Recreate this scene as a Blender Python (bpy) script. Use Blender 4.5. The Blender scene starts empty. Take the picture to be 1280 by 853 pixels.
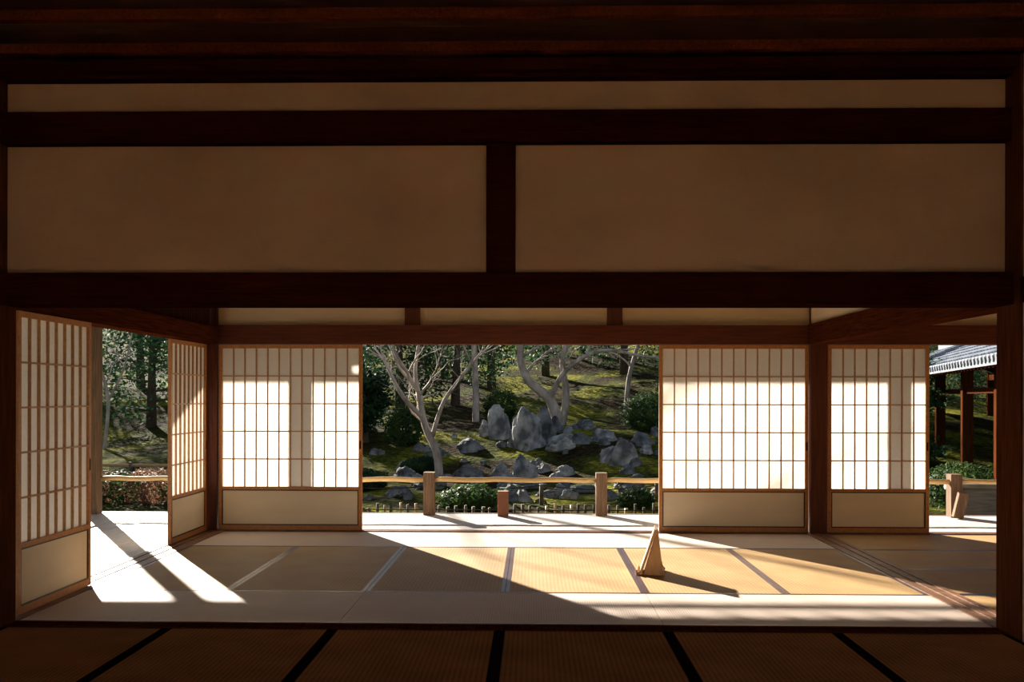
import bpy, bmesh, math, random
from mathutils import Vector, Matrix, noise, Euler
random.seed(7)
scene = bpy.context.scene
COL = scene.collection

# ------------------------------------------------------------------ materials
def new_mat(name):
    m = bpy.data.materials.new(name); m.use_nodes = True
    nt = m.node_tree; b = nt.nodes['Principled BSDF']
    return m, nt, b

def c4(c): return (c[0], c[1], c[2], 1)

def noise_mat(name, c1, c2, scale=5, stretch=(1,1,1), rough=0.6, bump=0.0, detail=6, spec=0.5, p0=0.3, p1=0.7, moss=None, bscale=None):
    m, nt, b = new_mat(name)
    N = nt.nodes; L = nt.links
    tc = N.new('ShaderNodeTexCoord'); mp = N.new('ShaderNodeMapping')
    mp.inputs['Scale'].default_value = stretch
    L.new(tc.outputs['Object'], mp.inputs['Vector'])
    nz = N.new('ShaderNodeTexNoise'); nz.inputs['Scale'].default_value = scale; nz.inputs['Detail'].default_value = detail
    L.new(mp.outputs[0], nz.inputs['Vector'])
    cr = N.new('ShaderNodeValToRGB')
    cr.color_ramp.elements[0].position = p0; cr.color_ramp.elements[0].color = c4(c1)
    cr.color_ramp.elements[1].position = p1; cr.color_ramp.elements[1].color = c4(c2)
    L.new(nz.outputs['Fac'], cr.inputs['Fac'])
    out = cr.outputs[0]
    if moss:
        ge = N.new('ShaderNodeNewGeometry'); sp = N.new('ShaderNodeSeparateXYZ'); L.new(ge.outputs['Normal'], sp.inputs[0])
        n2 = N.new('ShaderNodeTexNoise'); n2.inputs['Scale'].default_value = 3.5; n2.inputs['Detail'].default_value = 8
        L.new(tc.outputs['Object'], n2.inputs['Vector'])
        ad = N.new('ShaderNodeMath'); ad.operation='MULTIPLY'; L.new(sp.outputs['Z'], ad.inputs[0]); L.new(n2.outputs['Fac'], ad.inputs[1])
        mr = N.new('ShaderNodeMapRange'); mr.inputs['From Min'].default_value=.38; mr.inputs['From Max'].default_value=.50
        L.new(ad.outputs[0], mr.inputs['Value'])
        mx = N.new('ShaderNodeMixRGB'); mx.inputs[2].default_value = c4(moss)
        L.new(mr.outputs[0], mx.inputs[0]); L.new(out, mx.inputs[1]); out = mx.outputs[0]
    L.new(out, b.inputs['Base Color'])
    b.inputs['Roughness'].default_value = rough
    b.inputs['Specular IOR Level'].default_value = spec
    if bump:
        bp = N.new('ShaderNodeBump'); bp.inputs['Strength'].default_value = bump; bp.inputs['Distance'].default_value = 0.02
        src = nz
        if bscale:
            src = N.new('ShaderNodeTexNoise'); src.inputs['Scale'].default_value = bscale; src.inputs['Detail'].default_value = 8
            L.new(mp.outputs[0], src.inputs['Vector'])
        L.new(src.outputs['Fac'], bp.inputs['Height']); L.new(bp.outputs[0], b.inputs['Normal'])
    return m

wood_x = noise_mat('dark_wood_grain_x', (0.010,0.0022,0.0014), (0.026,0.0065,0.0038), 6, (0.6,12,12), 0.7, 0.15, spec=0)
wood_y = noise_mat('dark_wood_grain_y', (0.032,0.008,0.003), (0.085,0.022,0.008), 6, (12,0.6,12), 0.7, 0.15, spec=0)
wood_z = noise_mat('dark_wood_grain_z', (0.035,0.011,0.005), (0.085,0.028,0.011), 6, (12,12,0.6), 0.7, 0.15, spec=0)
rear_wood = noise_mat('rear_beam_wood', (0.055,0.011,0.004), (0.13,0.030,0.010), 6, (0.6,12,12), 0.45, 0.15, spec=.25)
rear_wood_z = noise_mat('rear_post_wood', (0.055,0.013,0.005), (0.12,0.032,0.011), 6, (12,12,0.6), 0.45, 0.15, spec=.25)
ceil_wood = noise_mat('ceiling_cedar', (0.018,0.004,0.002), (0.05,0.012,0.005), 5, (0.5,9,9), 0.5, 0.1, spec=.3)
post_wood = noise_mat('weathered_post_wood', (0.09,0.055,0.032), (0.20,0.125,0.075), 6, (10,10,0.7), 0.75, 0.2, spec=.2)
tan_wood = noise_mat('hinoki_frame_wood', (0.40,0.17,0.05), (0.56,0.26,0.09), 8, (6,6,6), 0.5, 0.05)
lattice_wood = noise_mat('hinoki_lattice_wood', (0.40,0.20,0.08), (0.54,0.30,0.13), 8, (6,6,6), 0.55, 0.0)
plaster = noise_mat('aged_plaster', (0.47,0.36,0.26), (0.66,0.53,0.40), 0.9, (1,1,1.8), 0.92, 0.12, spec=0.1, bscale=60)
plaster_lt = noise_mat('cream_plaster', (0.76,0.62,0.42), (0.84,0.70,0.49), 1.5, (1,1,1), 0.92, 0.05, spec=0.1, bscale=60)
koshi = noise_mat('cream_koshi_board', (0.80,0.70,0.52), (0.87,0.77,0.58), 2, (1,1,4), 0.75, spec=0.2)
black_lac = noise_mat('black_lacquer', (0.006,0.005,0.004), (0.012,0.01,0.008), 4, rough=0.35)
veranda = noise_mat('bleached_veranda_wood', (0.45,0.41,0.38), (0.65,0.61,0.58), 5, (0.7,9,1), 0.55, 0.1)
veranda_y = noise_mat('bleached_veranda_wood_y', (0.42,0.38,0.35), (0.62,0.58,0.55), 5, (9,0.7,1), 0.55, 0.1)
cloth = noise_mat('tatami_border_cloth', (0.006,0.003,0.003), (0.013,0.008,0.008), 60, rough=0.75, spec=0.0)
cloth_lt = noise_mat('tatami_border_cloth_sunlit', (0.05,0.022,0.022), (0.085,0.042,0.042), 60, rough=0.38, spec=0.5)  # lighter border copy, sheen of sunlit cloth put into its colour
bamboo = noise_mat('dry_bamboo', (0.50,0.32,0.12), (0.68,0.48,0.22), 5, (1,8,8), 0.4)
stake_m = noise_mat('weathered_stake', (0.05,0.04,0.03), (0.22,0.17,0.11), 9, rough=0.8)
rope_m = noise_mat('straw_rope', (0.03,0.025,0.02), (0.07,0.055,0.04), 40, rough=0.9)
stone = noise_mat('garden_stone', (0.09,0.10,0.105), (0.54,0.54,0.53), 2.6, (1,1,1), 0.85, 0.9, 12, p0=0.37, p1=0.65, moss=(.07,.075,.02), bscale=5)
stone_b = noise_mat('dark_garden_stone', (0.045,0.05,0.052), (0.31,0.325,0.33), 3, (1,1,1), 0.85, 0.9, 12, p0=.38, moss=(.06,.07,.015), bscale=6)
bark = noise_mat('pale_bark', (0.24,0.185,0.15), (0.58,0.50,0.43), 6, (1,1,0.5), 0.85, 0.4, bscale=20)
bark_d = noise_mat('dark_bark', (0.06,0.04,0.03), (0.17,0.12,0.09), 6, (1,1,0.4), 0.9, 0.4, bscale=20)
tile_m = noise_mat('roof_tile_clay', (0.10,0.12,0.15), (0.26,0.29,0.34), 5, rough=0.4, spec=0.6)
grey_wood = noise_mat('silvered_fence_wood', (0.16,0.15,0.14), (0.34,0.32,0.30), 6, (0.6,8,8), 0.8, 0.2)
easel_wood = noise_mat('pale_easel_wood', (0.50,0.30,0.14), (0.66,0.43,0.22), 7, (8,8,1), 0.5)

def leaf_mat(name, c1, c2, trans=0.35):
    m, nt, b = new_mat(name); N = nt.nodes; L = nt.links
    tc = N.new('ShaderNodeTexCoord'); nz = N.new('ShaderNodeTexNoise'); nz.inputs['Scale'].default_value = 2.5
    nz.inputs['Detail'].default_value = 8
    L.new(tc.outputs['Object'], nz.inputs['Vector'])
    cr = N.new('ShaderNodeValToRGB'); cr.color_ramp.elements[0].position=.35; cr.color_ramp.elements[1].position=.65
    cr.color_ramp.elements[0].color = c4(c1); cr.color_ramp.elements[1].color = c4(c2)
    L.new(nz.outputs['Fac'], cr.inputs['Fac']); L.new(cr.outputs[0], b.inputs['Base Color'])
    b.inputs['Roughness'].default_value = 0.6; b.inputs['Specular IOR Level'].default_value=.15
    tr = N.new('ShaderNodeBsdfTranslucent'); L.new(cr.outputs[0], tr.inputs['Color'])
    mx = N.new('ShaderNodeMixShader'); mx.inputs[0].default_value = trans
    L.new(b.outputs[0], mx.inputs[1]); L.new(tr.outputs[0], mx.inputs[2])
    L.new(mx.outputs[0], N['Material Output'].inputs['Surface'])
    return m
leaf_dark = leaf_mat('evergreen_leaves', (0.008,0.026,0.011), (0.032,0.075,0.024))
leaf_mid = leaf_mat('azalea_leaves', (0.02,0.05,0.014), (0.07,0.125,0.032))
leaf_red = leaf_mat('winter_azalea_leaves', (0.17,0.09,0.05), (0.34,0.18,0.11))
leaf_pine = leaf_mat('pine_needles', (0.015,0.05,0.022), (0.055,0.13,0.05))

def paper_mat():
    m, nt, b = new_mat('washi_paper'); N = nt.nodes; L = nt.links
    tc = N.new('ShaderNodeTexCoord'); nz = N.new('ShaderNodeTexNoise'); nz.inputs['Scale'].default_value = 30
    nz.inputs['Detail'].default_value = 6
    L.new(tc.outputs['Object'], nz.inputs['Vector'])
    cr = N.new('ShaderNodeValToRGB'); cr.color_ramp.elements[0].color=(0.77,0.71,0.61,1); cr.color_ramp.elements[1].color=(0.85,0.80,0.71,1)
    L.new(nz.outputs['Fac'], cr.inputs['Fac'])
    L.new(cr.outputs[0], b.inputs['Base Color']); b.inputs['Roughness'].default_value = 0.9
    b.inputs['Specular IOR Level'].default_value = 0.1
    tr = N.new('ShaderNodeBsdfTranslucent'); L.new(cr.outputs[0], tr.inputs['Color'])
    mx = N.new('ShaderNodeMixShader'); mx.inputs[0].default_value = 0.38
    L.new(b.outputs[0], mx.inputs[1]); L.new(tr.outputs[0], mx.inputs[2])
    L.new(mx.outputs[0], N['Material Output'].inputs['Surface'])
    return m
paper = paper_mat()

def tatami_mat_material(name, c1, c2, spec=.2):
    # ribs run across the mat (local x = short side, local y = long side)
    m, nt, b = new_mat(name); N = nt.nodes; L = nt.links
    tc = N.new('ShaderNodeTexCoord')
    w1 = N.new('ShaderNodeTexWave'); w1.bands_direction='Y'; w1.inputs['Scale'].default_value = 21; w1.inputs['Distortion'].default_value=0.6
    w2 = N.new('ShaderNodeTexWave'); w2.bands_direction='X'; w2.inputs['Scale'].default_value = 12; w2.inputs['Distortion'].default_value=0.5
    nz = N.new('ShaderNodeTexNoise'); nz.inputs['Scale'].default_value = 3; nz.inputs['Detail'].default_value=8
    for w in (w1,w2,nz): L.new(tc.outputs['Object'], w.inputs['Vector'])
    a = N.new('ShaderNodeMath'); a.operation='MULTIPLY_ADD'; a.inputs[1].default_value=0.45
    L.new(w1.outputs['Fac'], a.inputs[0])
    a2 = N.new('ShaderNodeMath'); a2.operation='MULTIPLY'; a2.inputs[1].default_value=0.2; L.new(w2.outputs['Fac'], a2.inputs[0])
    L.new(a2.outputs[0], a.inputs[2])
    a3 = N.new('ShaderNodeMath'); a3.operation='MULTIPLY_ADD'; a3.inputs[1].default_value=0.5
    L.new(nz.outputs['Fac'], a3.inputs[0]); L.new(a.outputs[0], a3.inputs[2])
    cr = N.new('ShaderNodeValToRGB'); cr.color_ramp.elements[0].position=.25; cr.color_ramp.elements[1].position=.85
    cr.color_ramp.elements[0].color=c4(c1); cr.color_ramp.elements[1].color=c4(c2)
    L.new(a3.outputs[0], cr.inputs['Fac']); L.new(cr.outputs[0], b.inputs['Base Color'])
    b.inputs['Roughness'].default_value=0.6; b.inputs['Specular IOR Level'].default_value=spec
    bp = N.new('ShaderNodeBump'); bp.inputs['Strength'].default_value=0.35; bp.inputs['Distance'].default_value=0.003
    L.new(a.outputs[0], bp.inputs['Height']); L.new(bp.outputs[0], b.inputs['Normal'])
    return m
tat_f = tatami_mat_material('tatami_rush_shaded', (0.13,0.060,0.024), (0.37,0.195,0.09), 0)  # darker rush copy, dimness of the near room put into the colour
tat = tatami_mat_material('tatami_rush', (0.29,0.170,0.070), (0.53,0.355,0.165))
tat_pale = tatami_mat_material('tatami_rush_pale', (0.52,0.42,0.36), (0.70,0.60,0.52))  # cross mats: weave sheen and sun glare put into a paler colour

# ------------------------------------------------------------------ mesh builder
class MB:
    def __init__(s): s.v=[]; s.f=[]; s.mi=[]; s.mats=[]; s.sm=[]
    def m(s, mat):
        if mat not in s.mats: s.mats.append(mat)
        return s.mats.index(mat)
    def box(s, x0,x1,y0,y1,z0,z1, mat, M=None):
        i=len(s.v)
        P=[(x0,y0,z0),(x1,y0,z0),(x1,y1,z0),(x0,y1,z0),(x0,y0,z1),(x1,y0,z1),(x1,y1,z1),(x0,y1,z1)]
        if M is not None: P=[tuple(M@Vector(p)) for p in P]
        s.v+=P
        for q in ((3,2,1,0),(4,5,6,7),(0,1,5,4),(1,2,6,5),(2,3,7,6),(3,0,4,7)):
            s.f.append(tuple(i+k for k in q)); s.mi.append(s.m(mat)); s.sm.append(False)
    def poly(s, pts, mat, smooth=False):
        i=len(s.v); s.v+=[tuple(p) for p in pts]; s.f.append(tuple(range(i,i+len(pts)))); s.mi.append(s.m(mat)); s.sm.append(smooth)
    def tube(s, pts, rad, mat, sides=8, caps=True):
        pts=[Vector(p) for p in pts]; n=len(pts); base=len(s.v); k=s.m(mat)
        prev=None
        for j,p in enumerate(pts):
            d=(pts[min(j+1,n-1)]-pts[max(j-1,0)])
            if d.length<1e-7: d=Vector((0,0,1))
            d.normalize()
            if prev is None:
                a=d.cross(Vector((0,0,1)) if abs(d.z)<0.9 else Vector((1,0,0))).normalized()
            else:
                a=(prev-d*prev.dot(d)); 
                if a.length<1e-5: a=d.orthogonal()
                a.normalize()
            prev=a; b=d.cross(a)
            r=rad[j] if hasattr(rad,'__len__') else rad
            for t in range(sides):
                an=2*math.pi*t/sides
                s.v.append(tuple(p+a*(math.cos(an)*r)+b*(math.sin(an)*r)))
        for j in range(n-1):
            for t in range(sides):
                t2=(t+1)%sides
                s.f.append((base+j*sides+t, base+j*sides+t2, base+(j+1)*sides+t2, base+(j+1)*sides+t)); s.mi.append(k); s.sm.append(True)
        if caps:
            s.f.append(tuple(base+t for t in reversed(range(sides)))); s.mi.append(k); s.sm.append(False)
            s.f.append(tuple(base+(n-1)*sides+t for t in range(sides))); s.mi.append(k); s.sm.append(False)
    def mesh(s, name):
        me=bpy.data.meshes.new(name); me.from_pydata(s.v,[],s.f)
        for m in s.mats: me.materials.append(m)
        me.polygons.foreach_set('material_index', s.mi); me.polygons.foreach_set('use_smooth', s.sm)
        me.update(); return me
    def build(s, name, loc=(0,0,0), rot=(0,0,0), bevel=0, parent=None):
        o=bpy.data.objects.new(name, s.mesh(name)); COL.objects.link(o)
        o.location=loc; o.rotation_euler=rot
        if parent: o.parent=parent
        if bevel:
            b=o.modifiers.new('bevel','BEVEL'); b.width=bevel; b.segments=2; b.limit_method='ANGLE'
        return o

# ------------------------------------------------------------------ key dimensions
XL, XR = -3.025, 2.655        # clear width of the rooms
XC = -0.185; MW = 0.9465; ML = 1.893
YF0, YF1 = 5.42, 5.56         # front partition
YR0, YR1 = 9.40, 9.52         # rear partition
YV = 10.95                    # veranda edge
YB = -2.3                     # back of the near room
HK = 1.84                     # kamoi underside

# ------------------------------------------------------------------ floors
b=MB()
b.box(-3.3,6.9,YB-0.1,9.53,-0.12,-0.032,wood_x)
b.build('floor')

def mat_mesh(name, rush, border, w, l):
    b=MB(); g=0.0015; bw=0.029
    b.box(-w/2+g,w/2-g,-l/2+g,l/2-g,-0.03,0,rush)
    for sx in (-1,1):
        xa=sx*(w/2-g); xb=sx*(w/2-g-bw)
        b.box(min(xa,xb),max(xa,xb),-l/2+g,l/2-g,-0.0295,0.0015,border)
    return b.mesh(name)
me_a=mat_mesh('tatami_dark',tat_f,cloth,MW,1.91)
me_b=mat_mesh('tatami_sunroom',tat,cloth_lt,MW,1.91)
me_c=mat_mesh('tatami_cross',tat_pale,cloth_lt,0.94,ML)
def put_mat(me,x,y,rz=0):
    o=bpy.data.objects.new('tatami_mat',me); COL.objects.link(o); o.location=(x,y,0); o.rotation_euler=(0,0,rz)
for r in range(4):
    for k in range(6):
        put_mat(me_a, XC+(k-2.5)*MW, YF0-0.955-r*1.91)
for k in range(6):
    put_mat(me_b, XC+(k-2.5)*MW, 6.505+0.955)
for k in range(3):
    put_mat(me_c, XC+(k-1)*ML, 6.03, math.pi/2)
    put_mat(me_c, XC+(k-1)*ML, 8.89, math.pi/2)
me_d=mat_mesh('tatami_side_room',tat,cloth_lt,0.94,ML)
for k in range(2):
    for r in range(4):
        put_mat(me_d, 2.86+ML*(k+.5), 6.035+0.95*r, math.pi/2)

# sills (shikii) with grooves
def sill_x(name,x0,x1,y0,y1,mat=wood_x):
    b=MB(); n=5; w=(y1-y0)
    b.box(x0,x1,y0,y1,-0.032,0.000,mat)
    for (a,c) in ((0,.26),(.42,.58),(.74,1)):
        b.box(x0,x1,y0+w*a,y0+w*c,0,0.006,mat)
    return b.build(name)
def sill_y(name,x0,x1,y0,y1,mat=wood_y):
    b=MB(); w=(x1-x0)
    b.box(x0,x1,y0,y1,-0.032,0.000,mat)
    for (a,c) in ((0,.2),(.42,.58),(.8,1)):
        b.box(x0+w*a,x0+w*c,y0,y1,0,0.006,mat)
    return b.build(name)
sill_wood = noise_mat('worn_sill_wood', (0.14,0.065,0.035), (0.28,0.145,0.08), 6, (2,2,2), 0.5, 0.1, spec=.25)
sill_x('trim_1',XL,6.7,YF0,YF1,wood_y)
sill_x('trim_2',-3.12,2.70,YR0,YR1,sill_wood)
sill_x('trim_3',2.86,6.7,YR0,YR1,sill_wood)
sill_y('trim_4',-3.28,XL,YF1,YR0,sill_wood)
sill_y('trim_5',XR,2.86,YF1,YR0,sill_wood)

# veranda: rear runs in X, left runs in Y
b=MB(); y=YR1+0.005; i=0
while y<YV-0.01:
    y2=min(y+0.115,YV)
    cuts=[-3.3, -3.3+1.95*random.random()+0.4, 1.2+random.random(), 4+random.random(), 8.2]
    for a,c in zip(cuts[:-1],cuts[1:]):
        b.box(a+0.001,c-0.001,y,y2-0.004,-0.045,-0.012+random.uniform(-.001,.001),veranda)
    y+=0.115
x=-5.1
while x<-3.31:
    x2=min(x+0.12,-3.29)
    cuts=[YB,2.0+random.random(),5+random.random()*1.5,8+random.random(),YV]
    for a,c in zip(cuts[:-1],cuts[1:]):
        b.box(x,x2-0.004,a+0.001,c-0.001,-0.045,-0.012+random.uniform(-.001,.001),veranda_y)
    x+=0.12
b.box(-5.14,8.2,YV,YV+0.05,-0.2,-0.008,post_wood)
b.box(-5.15,-5.1,YB,YV,-0.2,-0.008,post_wood)
b.box(-5.0,8.1,YR1+.1,YV-0.02,-0.12,-0.05,wood_x)
b.box(-5.0,-3.4,YB,YV-0.02,-0.12,-0.05,wood_y)
for px in [-5.0,-3.1,-1.15,0.8,2.75,4.7,6.6]:
    b.box(px-.07,px+.07,YV-.2,YV-.06,-0.6,-0.12,post_wood)
b.build('veranda_floor')

# ------------------------------------------------------------------ posts & beams & walls
def post(name,x0,x1,y0,y1,z0,z1,mat=wood_z):
    b=MB(); b.box(x0,x1,y0,y1,z0,z1,mat); return b.build(name,bevel=0.004)
FZ=3.2
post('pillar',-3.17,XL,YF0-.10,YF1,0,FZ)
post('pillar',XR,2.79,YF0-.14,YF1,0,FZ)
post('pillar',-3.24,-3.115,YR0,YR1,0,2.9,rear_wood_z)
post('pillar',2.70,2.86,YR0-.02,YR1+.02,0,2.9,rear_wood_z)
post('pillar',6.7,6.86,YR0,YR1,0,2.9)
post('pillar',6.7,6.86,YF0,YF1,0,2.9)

# wall between near room and sun room
b=MB()
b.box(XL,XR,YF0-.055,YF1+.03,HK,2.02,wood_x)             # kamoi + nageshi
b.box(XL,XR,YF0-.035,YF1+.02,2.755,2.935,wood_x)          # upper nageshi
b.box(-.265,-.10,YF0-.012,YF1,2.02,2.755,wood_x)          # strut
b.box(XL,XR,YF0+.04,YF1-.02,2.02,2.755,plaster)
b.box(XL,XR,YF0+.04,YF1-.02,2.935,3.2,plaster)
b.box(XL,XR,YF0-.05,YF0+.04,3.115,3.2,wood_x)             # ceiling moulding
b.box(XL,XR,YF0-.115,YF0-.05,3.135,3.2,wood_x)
b.build('wall_front',bevel=0.003)
# continuation right of front partition (side room) 
b=MB(); b.box(2.79,6.7,YF0+.04,YF1-.02,0.006,3.2,plaster); b.box(2.79,6.7,YF0,YF1,HK,2.02,wood_x); b.build('wall_front_side')

# rear wall
b=MB()
def rear(x0,x1,struts):
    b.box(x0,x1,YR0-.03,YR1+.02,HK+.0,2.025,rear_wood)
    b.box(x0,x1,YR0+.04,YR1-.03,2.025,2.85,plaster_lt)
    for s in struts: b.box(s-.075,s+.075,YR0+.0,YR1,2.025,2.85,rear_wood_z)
rear(-3.115,2.70,(-1.185,0.80))
rear(2.86,6.7,(4.75,))
b.build('wall_rear',bevel=0.003)

# left side of the sun room: kamoi + lattice transom
b=MB()
b.box(-3.27,-3.10,YF1,YR0,HK,2.0,wood_y)
b.box(-3.24,-3.13,YF1,YR0,2.20,2.26,wood_y)
b.box(-3.24,-3.13,YF1,YR0,2.40,2.85,plaster_lt)
y=YF1+.03
while y<YR0-.03: 
    b.box(-3.20,-3.17,y,y+.022,2.0,2.40,wood_z); y+=0.055
b.build('ranma_lattice_left')
# right side of the sun room
b=MB()
b.box(2.665,2.84,YF1,YR0-.02,HK,2.03,wood_y)
b.box(2.70,2.80,YF1,YR0-.02,2.03,2.85,plaster_lt)
b.build('wall_right_transom')

# near room side walls, back wall with wide opening
b=MB()
b.box(-3.16,-3.03,YB,YF0-.1,1.9,3.2,plaster); b.box(-3.18,-3.01,YB,YF0-.1,1.84,1.98,wood_x); b.box(-3.16,-3.03,YB,YF0-.1,-.03,1.84,plaster)
b.build('wall_left')
b=MB(); b.box(2.665,2.79,YB,YF0-.14,-.03,3.2,plaster); b.box(2.65,2.8,YB,YF0-.14,1.84,1.98,wood_x)
b.build('wall_right')
b=MB(); b.box(XL,XR,YB-.12,YB,2.5,3.2,plaster); b.box(XL,XR,YB-.13,YB+.01,2.4,2.52,wood_x)
b.box(XL,XL+.12,YB-.12,YB,0,2.4,wood_z); b.box(XR-.12,XR,YB-.12,YB,0,2.4,wood_z)
b.build('wall_back')
b=MB(); b.box(6.86,6.95,YF0,YR1,0,3.0,plaster); b.build('wall_side_room')

# ceilings
b=MB(); y=YB
while y<YF0-.05:
    b.box(-3.15,2.79,y,min(y+.447,YF1),3.215,3.235,ceil_wood); y+=.45
y=YB+.2
while y<YF0-.1:
    b.box(-3.03,2.665,y,y+.045,3.165,3.215,wood_y); y+=.45
b.build('ceiling')
b=MB(); y=YF1
while y<YR0:
    b.box(-3.2,6.86,y,min(y+.447,YR1),2.86,2.88,ceil_wood); y+=.45
b.build('ceiling_sun_room')

# ------------------------------------------------------------------ roof & eaves
b=MB()
SL=0.22
b.poly([(-7.2,12.3,2.90),(9,12.3,2.90),(9,6,4.27),(-7.2,6,4.27)],wood_x)
b.poly([(-7.2,12.3,3.0),(-7.2,6,4.40),(9,6,4.40),(9,12.3,3.0)],tile_m)
b.poly([(-7.2,12.3,2.90),(-7.2,12.3,3.0),(9,12.3,3.0),(9,12.3,2.90)],wood_x)
b.poly([(-7.2,6,4.27),(9,6,4.27),(9,-4.2,3.2),(-7.2,-4.2,3.2)],wood_x)
b.poly([(-7.2,6,4.40),(-7.2,-4.2,3.35),(9,-4.2,3.35),(9,6,4.40)],tile_m)
for gx in (-7.2,9):
    b.poly([(gx,12.3,2.9),(gx,12.3,3.0),(gx,6,4.4),(gx,-4.2,3.35),(gx,-4.2,3.2),(gx,6,4.27)],wood_x)
x=-7.1
while x<9:
    M=Matrix.Translation((x,12.22,2.80+0.04))@Matrix.Rotation(-math.atan(SL),4,'X')
    b.box(-.03,.03,-3.0,0,0,.07,wood_y,M); x+=0.30
b.box(-7.2,9,12.17,12.25,2.715,2.78,wood_x)   # eave purlin
# boards added to block eave light, gap left for the floor dashes
b.box(-7.2,-3.45,12.18,12.24,2.78,2.93,wood_x); b.box(-.62,9,12.18,12.24,2.78,2.93,wood_x)
b.build('roof')
for px in [-5.0,-3.12,2.76,6.6]:
    post('veranda_post',px-.075,px+.075,YV-.21,YV-.06,-0.012,2.5,post_wood)
b=MB(); b.box(-6.2,8.4,YV-.22,YV-.05,2.5,2.68,wood_x); b.box(-5.08,-4.92,YB,YV-.22,2.5,2.68,wood_y)
b.build('eave_beam')
for yy in (-2,2,6): post('veranda_post',-5.075,-4.925,yy-.075,yy+.075,-0.012,2.5,post_wood)

# ------------------------------------------------------------------ shoji
def shoji(w, cols, loc, rz, rows=5, h=1.828):
    b=MB(); t=.015; fs=.034
    b.box(-w/2,-w/2+fs,-t,t,0,h,tan_wood); b.box(w/2-fs,w/2,-t,t,0,h,tan_wood)
    b.box(-w/2+fs,w/2-fs,-t,t,h-.036,h,tan_wood)
    b.box(-w/2+fs,w/2-fs,-t,t,0,.045,tan_wood)
    b.box(-w/2+fs,w/2-fs,-t,t,.395,.425,tan_wood)
    x0=-w/2+fs; x1=w/2-fs
    b.box(x0,x1,-.006,.006,.045,.395,koshi)
    e=.010
    for s in (-1,1):
        ya,yb=(-.012,-.006) if s<0 else (.006,.012)
        b.box(x0,x1,ya,yb,.045,.045+e,black_lac); b.box(x0,x1,ya,yb,.395-e,.395,black_lac)
        b.box(x0,x0+e,ya,yb,.045+e,.395-e,black_lac); b.box(x1-e,x1,ya,yb,.045+e,.395-e,black_lac)
    b.poly([(x0,.004,.425),(x1,.004,.425),(x1,.004,h-.036),(x0,.004,h-.036)],paper)
    z0=.425; z1=h-.036; lw=.0058
    for i in range(1,cols):
        x=x0+(x1-x0)*i/cols; b.box(x-lw,x+lw,-.014,.003,z0,z1,lattice_wood)
    for j in range(1,rows):
        z=z0+(z1-z0)*j/rows; b.box(x0,x1,-.0145,.0028,z-lw,z+lw,lattice_wood)
    b.box(w/2-fs+.008,w/2-.010,-t-.001,-t+.002,.80,.88,wood_z)
    return b.build('shoji_screen',loc=loc,rot=(0,0,rz))
shoji(1.425,12,(-2.395,YR0+.045,.007),0)
shoji(1.455,12,(1.965,YR0+.045,.007),math.pi*0)
shoji(0.98,8,(3.37,YR0+.045,.007),0)
shoji(0.95,8,(-3.095,6.16,.007),math.pi/2)
shoji(0.93,8,(-3.225,8.92,.007),math.pi/2)

# ------------------------------------------------------------------ folding sign stand on the mat
def stand():
    b=MB()
    def prism(q,y0,y1,mat):
        A=[(a,y0,c) for a,c in q]; B=[(a,y1,c) for a,c in q]
        b.poly(A,mat);b.poly(B[::-1],mat)
        for i in range(len(q)):
            j=(i+1)%len(q); b.poly([A[j],A[i],B[i],B[j]],mat)
    # upright board leaning to the right (faces left), seen nearly edge-on
    prism([(-.080,.02),(-.062,.015),(.046,.335),(.028,.342)],-.13,.13,easel_wood)
    prism([(-.100,0),(-.060,0),(-.060,.022),(-.100,.022)],-.13,.13,easel_wood)
    prism([(-.104,0),(-.096,0),(-.096,.040),(-.104,.040)],-.13,.13,easel_wood)
    # side cheeks bracing the board
    for yy in (-.118,.100):
        prism([(-.050,.0),(.105,.0),(.108,.018),(.090,.035),(.080,.075),(.072,.14),(.063,.22),(.054,.30),(.048,.325)],yy,yy+.018,easel_wood)
    prism([(.085,.004),(.100,.004),(.100,.03),(.085,.03)],-.100,.100,easel_wood)
    return b.build('folding_sign_stand',loc=(.890,7.25,.003),rot=(0,0,math.radians(-8)),bevel=.002)
stand()

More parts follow.
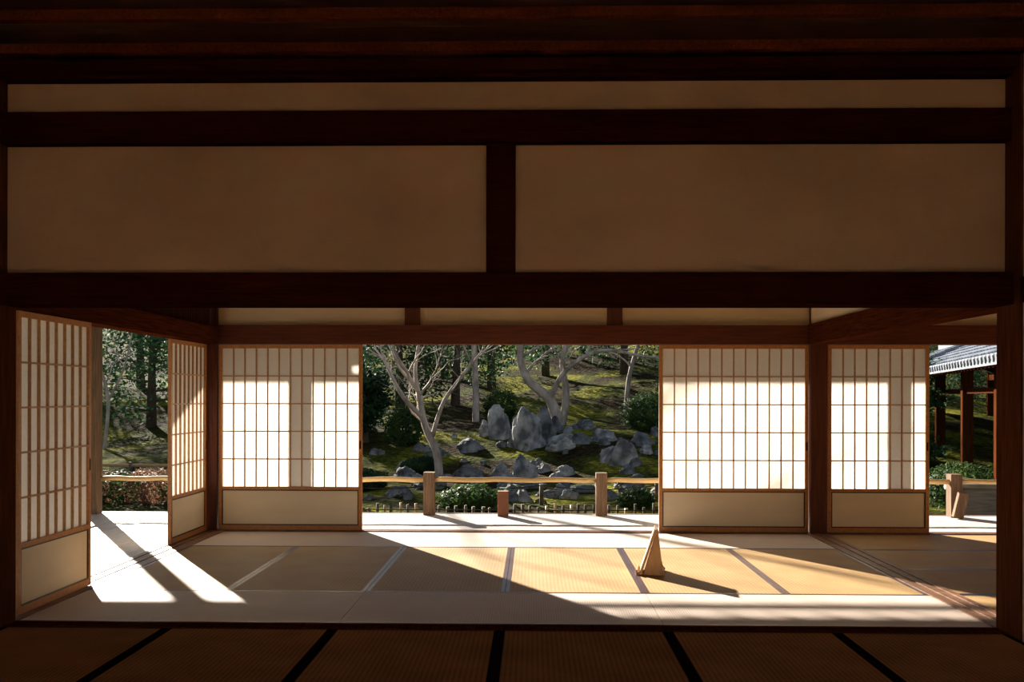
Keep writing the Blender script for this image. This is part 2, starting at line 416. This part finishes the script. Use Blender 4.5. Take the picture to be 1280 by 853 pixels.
# ------------------------------------------------------------------ ground
def gz(x,y):
    s=max(0,y-18.0)
    z=-.5+.12*min(s,17)+.24*max(0,s-17)
    if y>13:
        k=min(1,(y-13)/5)
        z+=k*(noise.noise(Vector((x*.22,y*.22,0)))*.32+noise.noise(Vector((x*.8,y*.8,3)))*.08)
        z+= min(1,max(0,(y-24)/10))*0.5*noise.noise(Vector((x*.08,y*.08,9)))
    return z
def ground_mat():
    m, nt, b = new_mat('moss_ground'); N=nt.nodes; L=nt.links
    tc=N.new('ShaderNodeTexCoord')
    n1=N.new('ShaderNodeTexNoise'); n1.inputs['Scale'].default_value=.55; n1.inputs['Detail'].default_value=9
    n2=N.new('ShaderNodeTexNoise'); n2.inputs['Scale'].default_value=9; n2.inputs['Detail'].default_value=8
    for n in (n1,n2): L.new(tc.outputs['Object'],n.inputs['Vector'])
    cr=N.new('ShaderNodeValToRGB'); e=cr.color_ramp.elements
    e[0].position=.42; e[0].color=(.040,.027,.012,1); e[1].position=.62; e[1].color=(.22,.21,.022,1)
    k=e.new(.52); k.color=(.06,.075,.012,1)
    L.new(n1.outputs['Fac'],cr.inputs['Fac'])
    mx=N.new('ShaderNodeMixRGB'); mx.blend_type='MULTIPLY'; mx.inputs[0].default_value=.8
    c2=N.new('ShaderNodeValToRGB'); c2.color_ramp.elements[0].position=.38; c2.color_ramp.elements[0].color=(.2,.2,.2,1); c2.color_ramp.elements[1].position=.62;c2.color_ramp.elements[1].color=(1.2,1.2,1.1,1)
    L.new(n2.outputs['Fac'],c2.inputs['Fac']); L.new(cr.outputs[0],mx.inputs[1]); L.new(c2.outputs[0],mx.inputs[2])
    L.new(mx.outputs[0],b.inputs['Base Color']); b.inputs['Roughness'].default_value=.95; b.inputs['Specular IOR Level'].default_value=.02
    bp=N.new('ShaderNodeBump'); bp.inputs['Strength'].default_value=.9; bp.inputs['Distance'].default_value=.10
    L.new(n2.outputs['Fac'],bp.inputs['Height']); L.new(bp.outputs[0],b.inputs['Normal'])
    return m
gm=ground_mat()
b=MB(); xs=[-60+i*.6 for i in range(201)]; ys=[-30+i*.6 for i in range(201)]
b.v=[(x,y,gz(x,y)) for y in ys for x in xs]; b.m(gm)
nx=len(xs)
for j in range(len(ys)-1):
    for i in range(nx-1):
        b.f.append((j*nx+i,j*nx+i+1,(j+1)*nx+i+1,(j+1)*nx+i)); b.mi.append(0); b.sm.append(True)
b.build('garden_ground')

# ------------------------------------------------------------------ rocks
def rock(x,y,w,h,mat,seed,sink=.12,d=None,rz=None):
    bm=bmesh.new(); bmesh.ops.create_icosphere(bm,subdivisions=4,radius=1)
    d=d or w*.8; off=Vector((seed*3.1,seed*1.7,seed*.9))
    rr=random.Random(seed)
    planes=[(Vector((rr.uniform(-1,1),rr.uniform(-1,1),rr.uniform(-.2,.9))).normalized(),rr.uniform(.50,.78)) for _ in range(13)]
    for v in bm.verts:
        p=v.co.copy()
        for n,dd in planes:
            e=p.dot(n)
            if e>dd: p-=n*(e-dd)*.95
        p*=1+.30*noise.noise(p*1.5+off)+.16*noise.noise(p*4+off)+.06*noise.noise(p*11+off)
        v.co=Vector((p.x*w*.62,p.y*d*.62,p.z*h*.75+h*.40))
    me=bpy.data.meshes.new('rock'); bm.to_mesh(me); bm.free(); me.materials.append(mat)
    for p in me.polygons: p.use_smooth=False
    o=bpy.data.objects.new('garden_rock',me); COL.objects.link(o)
    o.location=(x,y,gz(x,y)-h*sink); o.rotation_euler=(0,0,rr.uniform(-.5,.5) if rz is None else rz)
rocks=[(-.2,23.1,.85,1.22,stone),(-.78,24,.5,.95,stone),(.32,23.6,.5,.95,stone_b),(-1.5,23.1,.62,.34,stone_b),(-1.2,24.5,.42,.42,stone),
 (-.67,20,.46,.48,stone),(-.23,20.2,.52,.60,stone),(.65,22.6,.75,.36,stone),(1.1,23.1,.45,.3,stone_b),(1.75,23.3,.55,.36,stone),
 (1.95,20.9,.56,.66,stone),(1.66,21.3,.4,.38,stone),(-1.4,20.2,.7,.26,stone_b),(.2,20.9,.45,.2,stone_b),(.75,20.5,.4,.2,stone),(-2.6,19.5,.6,.3,stone_b),
 (.55,24.4,.45,.45,stone_b),(1.4,25,.5,.3,stone_b),(2.5,22.5,.5,.35,stone_b),(-2.3,22.4,.5,.3,stone_b),(0.9,18.2,.6,.2,stone_b),(-.4,17.9,.5,.18,stone_b),(1.9,18.6,.6,.22,stone_b),
 (-.35,18.8,.9,.22,stone_b),(.3,17.5,.45,.16,stone_b),(1.3,17.1,.5,.17,stone_b),(-1.9,18.2,.6,.2,stone_b),(-2.4,17,.5,.2,stone_b),(2.3,16.8,.5,.2,stone_b)]
for i,(x,y,w,h,m) in enumerate(rocks): rock(x,y,w,h,m,i+1)
rr=random.Random(5)
for i in range(80):
    y=rr.uniform(16.5,26.5); x=rr.uniform(-3.8,3.6); s=rr.uniform(.10,.26)
    rock(x,y,s*1.3,s*.9,rr.choice((stone,stone_b,stone_b)),60+i)
for i in range(5):
    y=rr.uniform(17,22); x=-.43*y+rr.uniform(-2,1.5); s=rr.uniform(.12,.2)
    rock(x,y,s*1.3,s*.7,stone_b,160+i)

# ------------------------------------------------------------------ foliage
def leaves(b, c, r, n, size, mat, seed, shell=.55, lumpy=.25, core=True):
    R=random.Random(seed); c=Vector(c); off=Vector((seed*2.3,seed*.7,seed*1.9))
    k=b.m(mat)
    for _ in range(n):
        d=Vector((R.gauss(0,1),R.gauss(0,1),R.gauss(0,1))).normalized()
        q=(shell+(1-shell)*R.random()**.5)*(1+lumpy*noise.noise(d*2.2+off)*2)
        p=c+Vector((d.x*r[0],d.y*r[1],d.z*r[2]))*q
        a=Vector((R.gauss(0,1),R.gauss(0,1),R.gauss(0,.7))).normalized(); t=a.cross(d+Vector((0,0,.3)))
        if t.length<.01: continue
        t.normalize(); s=size*R.uniform(.6,1.3)
        i=len(b.v)
        b.v+=[tuple(p-a*s),tuple(p+t*s*.45),tuple(p+a*s),tuple(p-t*s*.45)]
        b.f.append((i,i+1,i+2,i+3)); b.mi.append(k); b.sm.append(False)
def shrub(name,x,y,r,h,mat,seed,n=2600,size=.035):
    b=MB(); z=gz(x,y)
    leaves(b,(x,y,z+h*.45),(r,r,h*.55),n,size,mat,seed,shell=.8,lumpy=.16)
    leaves(b,(x,y,z+h*.40),(r*.8,r*.8,h*.48),n//2,size*1.6,mat,seed+1,shell=.7,lumpy=.05)
    for i in range(5):
        a=i*1.257; b.tube([(x,y,z-.05),(x+math.cos(a)*r*.5,y+math.sin(a)*r*.5,z+h*.6)],[.02,.008],bark_d,5)
    b.build(name)
shrub('round_azalea_shrub',-3.15,23.6,.50,.98,leaf_mid,11)
shrub('round_azalea_shrub',-.95,28,.55,.95,leaf_mid,12)
shrub('round_azalea_shrub',2.9,25,.65,.95,leaf_mid,13)
shrub('round_azalea_shrub',-1.0,15.6,.52,.42,leaf_mid,14)
shrub('round_azalea_shrub',-2.4,20.6,.4,.35,leaf_dark,19)
shrub('round_azalea_shrub',-3.3,18.5,.5,.4,leaf_dark,17)
shrub('round_azalea_shrub',2.9,17.8,.5,.45,leaf_dark,22)
shrub('round_azalea_shrub',1.7,15.8,.3,.3,leaf_mid,21,1200)
shrub('round_azalea_shrub',7.6,17.2,.7,.8,leaf_mid,31)
shrub('round_azalea_shrub',7.2,15.3,.5,.5,leaf_dark,32)
# winter azalea hedge left
b=MB()
for i in range(9):
    x=-7.9+i*.36; leaves(b,(x,15.7+.1*math.sin(i*2),-.24),(.36,.42,.36),1500,.03,leaf_red if i%3 else leaf_mid,200+i,shell=.75,lumpy=.1)
    b.tube([(x,15.7,-.55),(x,15.7,-.2)],[.02,.01],bark_d,5)
b.build('azalea_hedge')

def evergreen(name,x,y,h,r,mat,seed,n=5200,size=.07,low=.12):
    R=random.Random(seed); b=MB(); z=gz(x,y)
    b.tube([(x,y,z-.2),(x+R.uniform(-.1,.1),y,z+h*.5),(x,y,z+h*.95)],[.12+.01*h,.08,.02],bark_d,8)
    nb=int(8+h*1.6)
    for i in range(nb):
        t=low+(1-low)*i/nb; a=R.uniform(0,6.28); rad=r*(1-.65*t)*R.uniform(.45,.9)
        cx=x+math.cos(a)*rad; cy=y+math.sin(a)*rad; cz=z+h*t
        b.tube([(x,y,cz-.15),(cx,cy,cz)],[.04,.015],bark_d,5)
        leaves(b,(cx,cy,cz),(r*.5,r*.5,r*.34),n//nb,size,mat,seed*31+i,shell=.3,lumpy=.3)
    b.build(name)
ev=[(-6.2,29,5,1.8),(-4.3,31,5,1.8),(-2.6,32,5,1.6),(-5.2,26,2.6,1.1),(-4.2,24,1.6,.8),(-1.5,35,6,2),(.5,38,6,2.2),(3.5,37,6,2),(5.5,33,5,1.8),(2.2,42,6,2.3),(-3.5,38,6,2.4),(4.6,28,3,1.2),
    (-10.9,27.2,5,1.9),(-8.6,27,4,1.5),(-14.0,34,6,2.3),(-18.5,38,6,2.4),(-12.2,35,6,2.2),(-20,35,6,2.4),
    (8.3,21.6,2.6,.9),(13.4,20,5,1.8),(14.6,25.5,5,1.8),(15,30,5,1.8),(13.2,36,6,2.2),(15.8,35,6,2.2),(8.0,28,4,1.4),(7.2,32,6,2),(6.3,24,1.4,.8),
    (-6.8,36,6,2.2),(-9.3,41,6,2.3),(-.8,45,6,2.4),(5.5,44,6,2.4),(9.5,40,6,2.4),(-15.8,31,5,2.0)]
for i,(x,y,h,r) in enumerate(ev):
    evergreen('pine_tree' if i%3==0 else 'evergreen_tree',x,y,h,r,leaf_pine if i%3==0 else leaf_dark,300+i)

# ------------------------------------------------------------------ bare trees
def grow(b,R,p,d,L,r,depth,mat):
    n=5; pts=[p.copy()]; rad=[r]
    for i in range(n):
        d=(d+Vector((R.gauss(0,.20),R.gauss(0,.20),R.gauss(0,.14)+.03))).normalized()
        p=p+d*(L/n); pts.append(p.copy()); rad.append(r*(1-.5*(i+1)/n))
    b.tube(pts,rad,mat,6 if depth>2 else 4,caps=False)
    if depth<=0: return
    k=R.choice((2,3)) 
    for j in range(k):
        t=R.uniform(.35,1.0) if j else 1.0
        i=min(n,max(1,int(round(t*n)))); q=pts[i]
        ax=Vector((R.gauss(0,1),R.gauss(0,1),R.gauss(0,.6))); ax=(ax-d*ax.dot(d)).normalized()
        nd=(d*R.uniform(.6,1)+ax*R.uniform(.45,.9)+Vector((0,0,.12))).normalized()
        grow(b,R,q,nd,L*R.uniform(.6,.85),rad[i]*R.uniform(.55,.8),depth-1,mat)
def bare_tree(name,trunks,seed,mat,depth=4,L=1.3,k=1.0):
    R=random.Random(seed); b=MB()
    for tr in trunks:
        pts=[Vector(q[:3]) for q in tr]; rad=[q[3]*k for q in tr]
        P=[];Q=[]
        for i in range(len(pts)-1):
            p0=pts[max(i-1,0)];p1=pts[i];p2=pts[i+1];p3=pts[min(i+2,len(pts)-1)]
            for kk in range(5):
                t=kk/5; P.append(.5*((2*p1)+(p2-p0)*t+(2*p0-5*p1+4*p2-p3)*t*t+(3*p1-p0-3*p2+p3)*t**3)); Q.append(rad[i]*(1-t)+rad[i+1]*t)
        P.append(pts[-1]);Q.append(rad[-1])
        b.tube(P,Q,mat,8)
        m=len(P)
        for i in range(int(m*.55),m,3):
            d=(P[min(i+1,m-1)]-P[i-1]).normalized(); ax=Vector((R.gauss(0,1),R.gauss(0,.8),R.gauss(0,.3))).normalized()
            grow(b,R,P[i],(d*.6+ax*.7+Vector((0,0,.15))).normalized(),L*R.uniform(.6,1),Q[i]*.5,depth-1,mat)
        d=(P[-1]-P[-2]).normalized()
        for _ in range(2): grow(b,R,P[-1],(d+Vector((R.gauss(0,.3),R.gauss(0,.3),0))).normalized(),L,Q[-1]*.8,depth,mat)
    b.build(name)
z0=gz(-1.95,20)
bare_tree('bare_cherry_tree',[[(-1.95,20,z0-.1,.12),(-2.0,20,z0+.5,.10),(-2.25,20,z0+1.1,.09),(-2.4,20.1,z0+1.8,.075)],
   [(-2.3,20,z0+1.25,.065),(-2.75,20,z0+1.75,.055),(-3.15,20.2,z0+2.5,.035)],
   [(-2.4,20.1,z0+1.75,.065),(-2.45,20,z0+2.3,.05),(-2.3,19.8,z0+3.1,.03)],
   [(-2.1,20,z0+.85,.06),(-1.85,20,z0+1.6,.05),(-1.35,20.1,z0+2.3,.035)]],41,bark,4,1.1,.8)
z1=gz(-1.5,27)
bare_tree('bare_maple_tree',[[(-1.6,27,z1-.1,.12),(-1.62,27,z1+1.2,.11),(-1.7,27,z1+3,.08)]],42,bark,4,1.3,.85)
z2=gz(.55,26)
bare_tree('bare_plum_tree',[[(.75,26,z2-.1,.24),(.45,26,z2+.7,.19),(-.15,26,z2+1.25,.15),(-.35,26,z2+2.0,.13),(-.2,26,z2+3.0,.09)],
   [(.8,26.1,z2,.16),(.9,26,z2+.9,.13),(.8,26,z2+1.8,.10),(1.1,26,z2+2.8,.07)],
   [(.45,26,z2+.7,.12),(.9,25.7,z2+1.5,.09),(1.8,25.5,z2+2.0,.07),(2.9,25.5,z2+1.85,.05)]],43,bark,4,1.3,.72)
z3=gz(2.9,30)
bare_tree('bare_maple_tree',[[(2.9,30,z3-.1,.12),(3.0,30,z3+1.2,.10),(3.4,30,z3+2.6,.07)]],44,bark,4,1.5,.7)
z4=gz(-10.4,23)
bare_tree('bare_cherry_tree',[[(-10.6,23.5,z4-.1,.10),(-10.5,23.5,z4+1.3,.09),(-10.9,23.5,z4+2.6,.06)],[(-10.5,23.5,z4+1.2,.06),(-10.1,23.5,z4+2.0,.05),(-9.9,23.5,z4+2.9,.03)]],45,bark,4,1.3,.5)
# tall cherry beyond the left screen, its crown softly dapples the sunlight
z5=gz(-5.6,20)
bare_tree('bare_cherry_tree',[[(-5.6,20,z5-.1,.17),(-5.5,20,z5+2,.15),(-5.7,20.1,z5+4,.12),(-5.4,20,z5+5.6,.09)],
   [(-5.6,20,z5+3.2,.10),(-6.6,20,z5+4.6,.08),(-7.6,20,z5+5.6,.05)],
   [(-5.6,20,z5+3.0,.10),(-4.8,20,z5+4.4,.08),(-4.0,20,z5+5.4,.05)]],47,bark,5,1.7,.55)

# ------------------------------------------------------------------ railing, stakes, fences
b=MB()
ZR=.385; YP=YV-.10
for px in (-1.17,.775,4.72):
    b.box(px-.062,px+.062,YP-.06,YP+.07,-.012,.47,post_wood)
for (xa,xb) in ((-4.925,-3.195),(-3.045,-1.17),(-1.17,.775),(.775,2.685),(2.835,4.72),(4.72,6.52)):
    n=10; b.tube([(xa+(xb-xa)*i/n,YP+.0,ZR+.006*math.sin(i*1.9)) for i in range(n+1)],[.027+.002*(i%2) for i in range(n+1)],bamboo,10)
b.tube([(-5.02,YP-.12,ZR),(-5.02,6.08,ZR)],.028,bamboo,10)
b.build('bamboo_railing',bevel=0)
redp=noise_mat('red_brown_post',(.14,.05,.02),(.22,.08,.04),6,rough=.7)
post('short_stop_post',-.39,-.27,YP-.16,YP-.05,-.012,.27,redp)
b=MB(); M=Matrix.Translation((4.68,YP-.16,-.012))@Matrix.Rotation(math.radians(14),4,'Y')
b.box(-.055,.055,-.03,.03,.012,.29,post_wood,M); b.build('short_stop_post.001',bevel=.003)

b=MB(); R=random.Random(9); x=-3.6
while x<3.6:
    h=R.uniform(.17,.25); g=gz(x,14.4); r=R.uniform(.018,.028)
    b.tube([(x,14.4,g-.03),(x+R.uniform(-.01,.01),14.4,g+h)],r,stake_m if R.random()<.7 else bamboo,7); x+=R.uniform(.10,.14)
b.tube([(-3.6,14.37,-.37),(3.6,14.37,-.37)],.008,rope_m,5)
b.build('low_stake_fence')
b=MB(); xs_=[-3.4,-1.7,.15,2.1,3.7]
for x in xs_:
    b.tube([(x,16.3,gz(x,16.3)-.05),(x,16.3,gz(x,16.3)+.36)],.035,stake_m,8)
for a,c in zip(xs_[:-1],xs_[1:]):
    b.tube([(a+(c-a)*t/10,16.3,-.17-.28*(t/10)*(1-t/10)) for t in range(11)],.009,rope_m,5)
b.build('rope_barrier')
b=MB(); 
b.tube([(-14,18,.02),(-6,18,.02)],.03,bamboo,8)
for i in range(6): b.tube([(-14+i*1.6,18,gz(-14+i*1.6,18)-.05),(-14+i*1.6,18,.08)],.04,stake_m,8)
b.build('bamboo_garden_fence')
# silvered plank fence right
b=MB()
for k in range(4):
    z=-.5+.14*k; b.box(5.75,9.5,13.4+.004*(k%2),13.43,z,z+.139,grey_wood)
for i in range(5): b.box(5.8+i*.9,5.9+i*.9,13.33,13.4,-.55,.10,grey_wood)
b.tube([(5.7,13.4,.10),(9.5,13.4,.10)],.045,grey_wood,8)
b.build('plank_fence')

# ------------------------------------------------------------------ tiled corridor building on the right
def tiled():
    # local: eave along x (0..L), slope rises +y
    b=MB(); L=20; W=2.0; rise=.95; pitch=.27
    nc=int(L/pitch); seg=8; rows=8
    def zf(u): 
        f=(u%1.0); return .045*math.sin(f*math.pi*2) if f<.5 else -.012*math.sin((f-.5)*2*math.pi)
    cols=nc*seg+1
    k=b.m(tile_m)
    for side in (0,1):
        for j in range(rows):
            y0=W*j/rows; y1=W*(j+1)/rows+.02
            if side: y0,y1=2*W-y0,2*W-y1
            i0=len(b.v)
            for c in range(cols):
                x=c*pitch/seg; b.v.append((x,y0,rise*j/rows+zf(c/seg)+.03))
            for c in range(cols):
                x=c*pitch/seg; b.v.append((x,y1,rise*(j+1)/rows+zf(c/seg)+.005))
            for c in range(cols-1):
                b.f.append((i0+c,i0+c+1,i0+cols+c+1,i0+cols+c)); b.mi.append(k); b.sm.append(True)
    for c in range(nc):
        x=(c+.25)*pitch; b.tube([(x,-.03,.035),(x,.1,.06)],.06,tile_m,12)
        b.box(x-.02,x+.05,.0,W,-.10,-.04,wood_y,Matrix.Rotation(math.atan(rise/W),4,'X'))
    b.box(0,L,0,.04,-.06,.03,tile_m)
    b.box(0,L,0,W,-.045,-.03,wood_x,Matrix.Rotation(math.atan(rise/W),4,'X'))
    b.box(0,L,-W,0,-.045,-.03,wood_x,Matrix.Translation((0,2*W,0))@Matrix.Rotation(-math.atan(rise/W),4,'X'))
    b.box(0,L,W-.12,W+.12,rise,rise+.16,tile_m)
    b.tube([(0,W,rise+.19),(L,W,rise+.19)],.10,tile_m,12)
    for x in (.3,4.0,8.0,11.2,14.2,17.0,19.7):
        for y in (.7,3.3):
            b.box(x-.10,x+.10,y-.10,y+.10,-2.6,.20,wood_z)
    b.box(.2,L-.2,.62,.78,.0,.16,wood_z); b.box(.2,L-.2,3.22,3.38,.0,.16,wood_z)
    b.box(.3,L-.3,.67,.73,-.45,-.35,wood_z)
    return b
t=tiled()
o=t.build('tiled_corridor_roof',loc=(10.70,30.4,1.86),rot=(0,0,math.radians(-104)))

# ------------------------------------------------------------------ unseen lanterns added behind the viewer to light the near room
def fill_lantern(x,y,e):
    b=MB(); s=.17; h=.75
    for sx in(-1,1):
        for sy in(-1,1): b.box(sx*s-.012,sx*s+.012,sy*s-.012,sy*s+.012,0,h,wood_z)
    for z in (.12,h-.02):
        b.box(-s,s,-s-.01,-s+.01,z-.01,z+.01,wood_x); b.box(-s,s,s-.01,s+.01,z-.01,z+.01,wood_x)
        b.box(-s-.01,-s+.01,-s,s,z-.01,z+.01,wood_y); b.box(s-.01,s+.01,-s,s,z-.01,z+.01,wood_y)
    for q in (((-s,-s),(s,-s)),((s,-s),(s,s)),((s,s),(-s,s)),((-s,s),(-s,-s))):
        (a,c),(d,e2)=q; b.poly([(a,c,.12),(d,e2,.12),(d,e2,h-.02),(a,c,h-.02)],paper)
    o=b.build('added_fill_lantern',loc=(x,y,.002))
    l=bpy.data.lights.new('added_fill_light','POINT'); l.energy=e; l.color=(1,.68,.46); l.shadow_soft_size=.08
    lo=bpy.data.objects.new('added_fill_light',l); COL.objects.link(lo); lo.parent=o; lo.location=(0,0,.45)
fill_lantern(1.6,-.9,390); fill_lantern(-1.9,-.9,560)

# ------------------------------------------------------------------ sun, sky
d=Vector((.6,-1,-.449)).normalized()
s=bpy.data.lights.new('sun','SUN'); s.energy=23; s.angle=math.radians(.8); s.color=(1,.90,.77)
so=bpy.data.objects.new('sun',s); COL.objects.link(so); so.rotation_euler=d.to_track_quat('-Z','Y').to_euler(); so.location=(-10,20,12)
w=bpy.data.worlds.new('sky'); scene.world=w; w.use_nodes=True; nt=w.node_tree
sky=nt.nodes.new('ShaderNodeTexSky'); sky.sky_type='NISHITA'; sky.sun_disc=False; sky.sun_elevation=math.radians(24)
sky.sun_rotation=math.radians(-31)
hs=nt.nodes.new('ShaderNodeHueSaturation'); hs.inputs['Saturation'].default_value=.8
nt.links.new(sky.outputs[0],hs.inputs['Color']); nt.links.new(hs.outputs[0],nt.nodes['Background'].inputs['Color'])
nt.nodes['Background'].inputs['Strength'].default_value=.115

# ------------------------------------------------------------------ camera
cam=bpy.data.cameras.new('camera'); cam.sensor_width=36; cam.lens=33.75; cam.shift_y=.055; cam.clip_end=500
co=bpy.data.objects.new('camera',cam); COL.objects.link(co); co.location=(0,0,1.32)
th=math.atan(26/1200)
co.rotation_euler=(Matrix.Rotation(th,3,'Z')@Matrix.Rotation(math.pi/2,3,'X')@Matrix.Rotation(.002,3,'Z')).to_euler()
scene.camera=co
scene.view_settings.view_transform='Standard'
scene.view_settings.exposure=0
